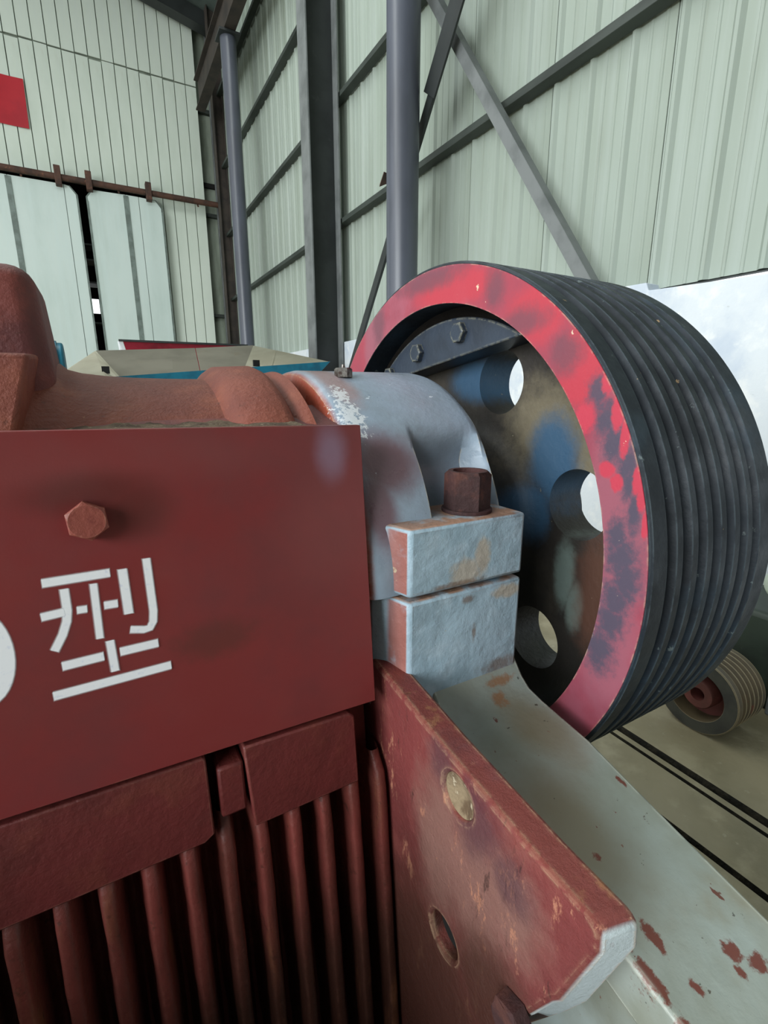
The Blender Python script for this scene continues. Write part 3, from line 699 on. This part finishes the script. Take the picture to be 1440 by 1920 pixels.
# hump
bm = B()
hexa(bm, [(-.178, .76, -.06), (-.044, .76, -.06), (-.044, 1.0, -.06), (-.178, 1.0, -.06), (-.162, .80, .160), (-.058, .80, .160), (-.058, .96, .160), (-.162, .96, .160)])
hump = obj('lifting_hump', bm, m_oxide_dk, barrel, bev=.026, seg=5, label='dark red rounded hump on top of the swing jaw')
bm = B()
hexa(bm, [(-.170, .675, -.055), (-.090, .675, -.055), (-.078, .80, -.055), (-.182, .80, -.055), (-.168, .70, .044), (-.064, .70, .044), (-.062, .82, .050), (-.170, .82, .050)])
obj('hump_foot', bm, m_oxide, barrel, bev=.006, seg=3)

# ---- sign plate (leans with the jaw): y = YP(z)
def YP(z, off=0.0): return .614+.1*(z+.0436)+off
def slopeplate(poly, off, thick):
    """poly in (x, z) on the leaning plane"""
    bm = B(); a = [bm.verts.new((x, YP(z, off), z)) for x, z in poly]; b = [bm.verts.new((x, YP(z, off+thick), z)) for x, z in poly]
    bm.faces.new(a); bm.faces.new(b[::-1])
    for i in range(len(poly)): j = (i+1) % len(poly); bm.faces.new((a[i], a[j], b[j], b[i]))
    return bm
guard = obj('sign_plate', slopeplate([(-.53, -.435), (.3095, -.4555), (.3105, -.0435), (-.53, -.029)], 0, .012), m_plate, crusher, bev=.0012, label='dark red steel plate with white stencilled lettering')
nrm = Vector((0, -1, .1)).normalized()
def on_plate(x, z, d=0): return Vector((x, YP(z), z))+nrm*d
bm = B(); hexhead(bm, on_plate(-.0285, -.134), nrm, .0215, .015, ang=.62); pb = obj('plate_bolt', bm, m_boltred, guard, label='red painted hexagon bolt head')
bm = B(); hexhead(bm, on_plate(-.40, -.134), nrm, .0215, .014, ang=.1); obj('plate_bolt', bm, m_boltred, guard)
# lettering: stencilled strokes with a faint sprayed edge
ms = M('white_stencil_paint', .5).base((252, 253, 255)).var((232, 236, 246), 160, .55, .75)
at = ms.n.new('ShaderNodeAttribute'); at.attribute_name = 'fade'
fz = ms.math('MULTIPLY', at.outputs['Fac'], at.outputs['Fac'])
ms.link(fz, ms.b.inputs['Alpha'])
m_stencil = ms.done()
strokes = [([(-.0777, -.1959), (-.0151, -.1957)], .0098), ([(-.0594, -.206), (-.0595, -.23), (-.0615, -.2417), (-.067, -.2556), (-.0763, -.2715)], .0088),
           ([(-.0831, -.2321), (-.0626, -.2308)], .0093), ([(-.0503, -.2315), (-.0415, -.2319)], .0084), ([(-.0319, -.2054), (-.0331, -.2682)], .0078),
           ([(-.0242, -.2317), (-.0115, -.232)], .0092), ([(-.0022, -.1941), (-.0016, -.2462)], .0099),
           ([(.0234, -.186), (.0239, -.2488), (.0222, -.2615), (.018, -.2681), (.0117, -.2688), (-.0019, -.2655)], .0088),
           ([(-.024, -.2737), (-.023, -.3101)], .0088), ([(-.0715, -.2907), (-.0323, -.2897)], .0103), ([(-.0151, -.289), (.0243, -.2885)], .0102), ([(-.0836, -.3219), (.0351, -.3195)], .0103)]
zc = []
for s_ in (1, -1):
    zc.append(([(-.1415+s_*.0225*cos(a), -.2635+.045*sin(a)) for a in [radians(-82+i*164/16) for i in range(17)]], .017))
def ribbon(bm, lay, pts, wd, d):
    pts = [Vector(p) for p in pts]; n = len(pts)
    dirs = []
    for i in range(n):
        a = pts[max(i-1, 0)]; b = pts[min(i+1, n-1)]; dirs.append((b-a).normalized())
    e = .0016                                             # width of the sprayed edge
    ext = [pts[0]-dirs[0]*e]+pts+[pts[-1]+dirs[-1]*e]; dr = [dirs[0]]+dirs+[dirs[-1]]
    rows = []
    for i, (p, t) in enumerate(zip(ext, dr)):
        q = Vector((-t.y, t.x)); end = i in (0, len(ext)-1); hw = wd/2
        row = []
        for k, f in ((-hw-e, 0), (-hw+e*.6, 1), (hw-e*.6, 1), (hw+e, 0)):
            r = p+q*k; v = bm.verts.new(on_plate(r.x, r.y, d)); v[lay] = 0.0 if end else f; row.append(v)
        rows.append(row)
    for a, b in zip(rows[:-1], rows[1:]):
        for i in range(3): bm.faces.new((a[i], a[i+1], b[i+1], b[i]))
for i, group in enumerate((strokes, zc)):
    bm = B(); lay = bm.verts.layers.float.new('fade')
    for k, (p, wd) in enumerate(group): ribbon(bm, lay, p, wd, .0004+.00005*k)
    obj('lettering', bm, m_stencil, guard, label='white stencilled Chinese character' if i == 0 else 'white stencilled zero at the left edge')

# ---- wedge blocks under the plate
obj('wedge_block', slopeplate([(-.53, -.575), (.050, -.574), (.063, -.566), (.062, -.458), (.059, -.455), (-.53, -.450)], .003, .05), m_block, crusher, bev=.0025, seg=2)
obj('wedge_block', slopeplate([(.115, -.577), (.273, -.575), (.2725, -.468), (.265, -.461), (.109, -.457)], -.001, .05), m_block, crusher, bev=.0025, seg=2)
obj('key_block', slopeplate([(.074, -.552), (.1085, -.552), (.1085, -.480), (.074, -.480)], .006, .04), m_block, crusher, bev=.004, label='small orange red block between the two wedge blocks')
# ---- toothed jaw plate
pitch = .0473
def tooth_prof():
    pr = []; x = .3145-pitch*17
    while x < .33:
        for dx, d in ((-.0225, .058), (-.0155, .050), (-.0095, .010), (-.0075, .0025), (-.004, 0), (.004, 0), (.0075, .0025), (.0095, .010), (.0155, .050), (.0225, .058)):
            if x+dx < .325: pr.append((x+dx, d))
        x += pitch
    pr.append((.325, .014)); pr.append((.325, .09))
    return pr
bm = B(); pr = tooth_prof(); nz = 30; V = []
for k in range(nz+1):
    z = -.555-(k/nz)*.85
    row = []
    for x, d in pr:
        dd = d+(.022*max(0, 1-k/1.2) if d < .03 else 0)     # crests run out under the blocks
        wob = .0005*sin(z*37+x*60)+.0004*sin(z*91+x*13)
        row.append(bm.verts.new((x+wob, YP(z, .002+dd)+wob*.6, z)))
    V.append(row)
for a, b in zip(V[:-1], V[1:]):
    for i in range(len(pr)-1): bm.faces.new((a[i], a[i+1], b[i+1], b[i]))
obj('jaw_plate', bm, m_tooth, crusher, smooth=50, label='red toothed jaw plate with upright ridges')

# ---- cheek plate (right side liner)
chk = [(.66, -.412), (.567, -.423), (.43, -.443), (.27, -.459), (.198, -.463), (.186, -.470), (.183, -.484), (.222, -.590), (.232, -.603), (.30, -.76), (.48, -1.30), (.66, -1.30)]
ci = chk[:4]+[(.202, -.463), (.192, -.471), (.191, -.490), (.226, -.598), (.233, -.608)]+chk[9:]
cx = chk[:4]+[(.190, -.463), (.181, -.471), (.179, -.495), (.218, -.620), (.240, -.668)]+[(.31, -.80)]+chk[10:]
bm = B(); va = [bm.verts.new((.330, y, z)) for y, z in ci]; vb = [bm.verts.new((.371, y, z)) for y, z in cx]
bm.faces.new(va); bm.faces.new(vb[::-1])
for i in range(len(va)):
    j = (i+1) % len(va); bm.faces.new((va[i], va[j], vb[j], vb[i]))
cheek = obj('cheek_plate', bm, m_cheek, crusher, bev=.005, seg=2, label='worn red side liner plate with a pale chipped end')
h1 = (.397, -.494); h2 = (.415, -.745)
bm = B(); tube(bm, (.30, *h1), (.362, *h1), .029, n=40)
bm2 = B(); tube(bm2, (.30, *h2), (.362, *h2), .030, n=40)
cut(cheek, [bm, bm2])
bm = B(); lathe(bm, [(.341, 0), (.340, .012), (.337, .022), (.335, .0286), (.3615, .0288), (.3615, 0)], h1[0], h1[1], 32, closed=False); obj('bolt_recess', bm, m_bore, cheek, label='dusty beige bolt recess')
bm = B(); lathe(bm, [(.352, 0), (.351, .015), (.349, .0292), (.3615, .0296), (.3615, 0)], h2[0], h2[1], 32, closed=False); obj('bolt_recess', bm, m_black, cheek)  # black fill puts the shadow inside this recess into its colour
bm = B(); hexhead(bm, (.329, .272, -.688), (-1, 0, .0), .028, .020, ang=.3); obj('cheek_bolt', bm, m_rust, cheek, label='rough rusty bolt head low on the liner')
# left cheek, out of frame on the other side of the mouth
bm = B(); prism(bm, chk, 0, -.591, -.55); obj('cheek_plate', bm, m_cheek, crusher, bev=.007)

# ---- flywheel
WX0, WX1, WR = .650, 1.000, .560
pr = [(WX0, .482), (WX0, WR-.004), (WX0+.003, WR), (WX0+.036, WR)]
npit = 7; gp = (WX1-.030-(WX0+.036))/npit
for k in range(npit):
    a = WX0+.036+k*gp
    pr += [(a+.002, WR-.002), (a+.0075, WR-.030), (a+.0185, WR-.030), (a+.0235, WR-.002), (a+.025, WR), (a+gp-.001, WR)]
pr += [(WX1-.003, WR), (WX1, WR-.004), (WX1, .482)]
bm = B(); lathe(bm, pr, CY, CZ, 192)
fly = obj('flywheel', bm, m_rim, crusher, smooth=32, label='big black grooved belt flywheel with a red painted face')
bm = B(); lathe(bm, [(WX0-.0012, .4825), (WX0-.0012, WR-.006), (WX0+.0005, WR-.0055), (WX0+.0005, .4825)], CY, CZ, 192); obj('face_ring', bm, m_face, fly, label='red ring face with dark worn patches')
web_prof = [(.705, .485), (.730, .478), (.755, .462), (.772, .44), (.780, .41), (.780, .24), (.772, .215), (.755, .198), (.72, .188), (.69, .185), (.66, .18), (.652, .17), (.652, .118),
            (.99, .118), (.99, .17), (.90, .19), (.873, .22), (.873, .43), (.885, .46), (.93, .485)]
bm = B(); lathe(bm, web_prof, CY, CZ, 128)
web = obj('web', bm, m_web, fly, smooth=50, label='dark web with round holes and worn blue paint')
cuts = []
for k in range(6):
    a = radians(165-60*k); hy, hz = CY+.332*cos(a), CZ+.332*sin(a)
    bm = B(); tube(bm, (.74, hy, hz), (.92, hy, hz), .070, n=48); cuts.append(bm)
cut(web, cuts)
# counterweight: a circular segment bolted inside the rim
nv = Vector((.15, .989)).normalized(); tv = Vector((-nv.y, nv.x)); half = math.acos(.3675/.46)
poly = [(CY+.46*(nv.x*cos(t)+tv.x*sin(t)), CZ+.46*(nv.y*cos(t)+tv.y*sin(t))) for t in [-half+2*half*i/40 for i in range(41)]]
bm = B(); prism(bm, poly, 0, .705, .779); cwt = obj('counterweight', bm, m_cw, fly, bev=.003, label='blue black curved counterweight plate with hexagon bolts')
for y, z in ((.900, .128), (1.065, .096), (1.20, .045)):
    bm = B(); hexhead(bm, (.7055, y, z), (-1, 0, 0), .023, .015, ang=random.random()); obj('counterweight_bolt', bm, m_cw, fly)
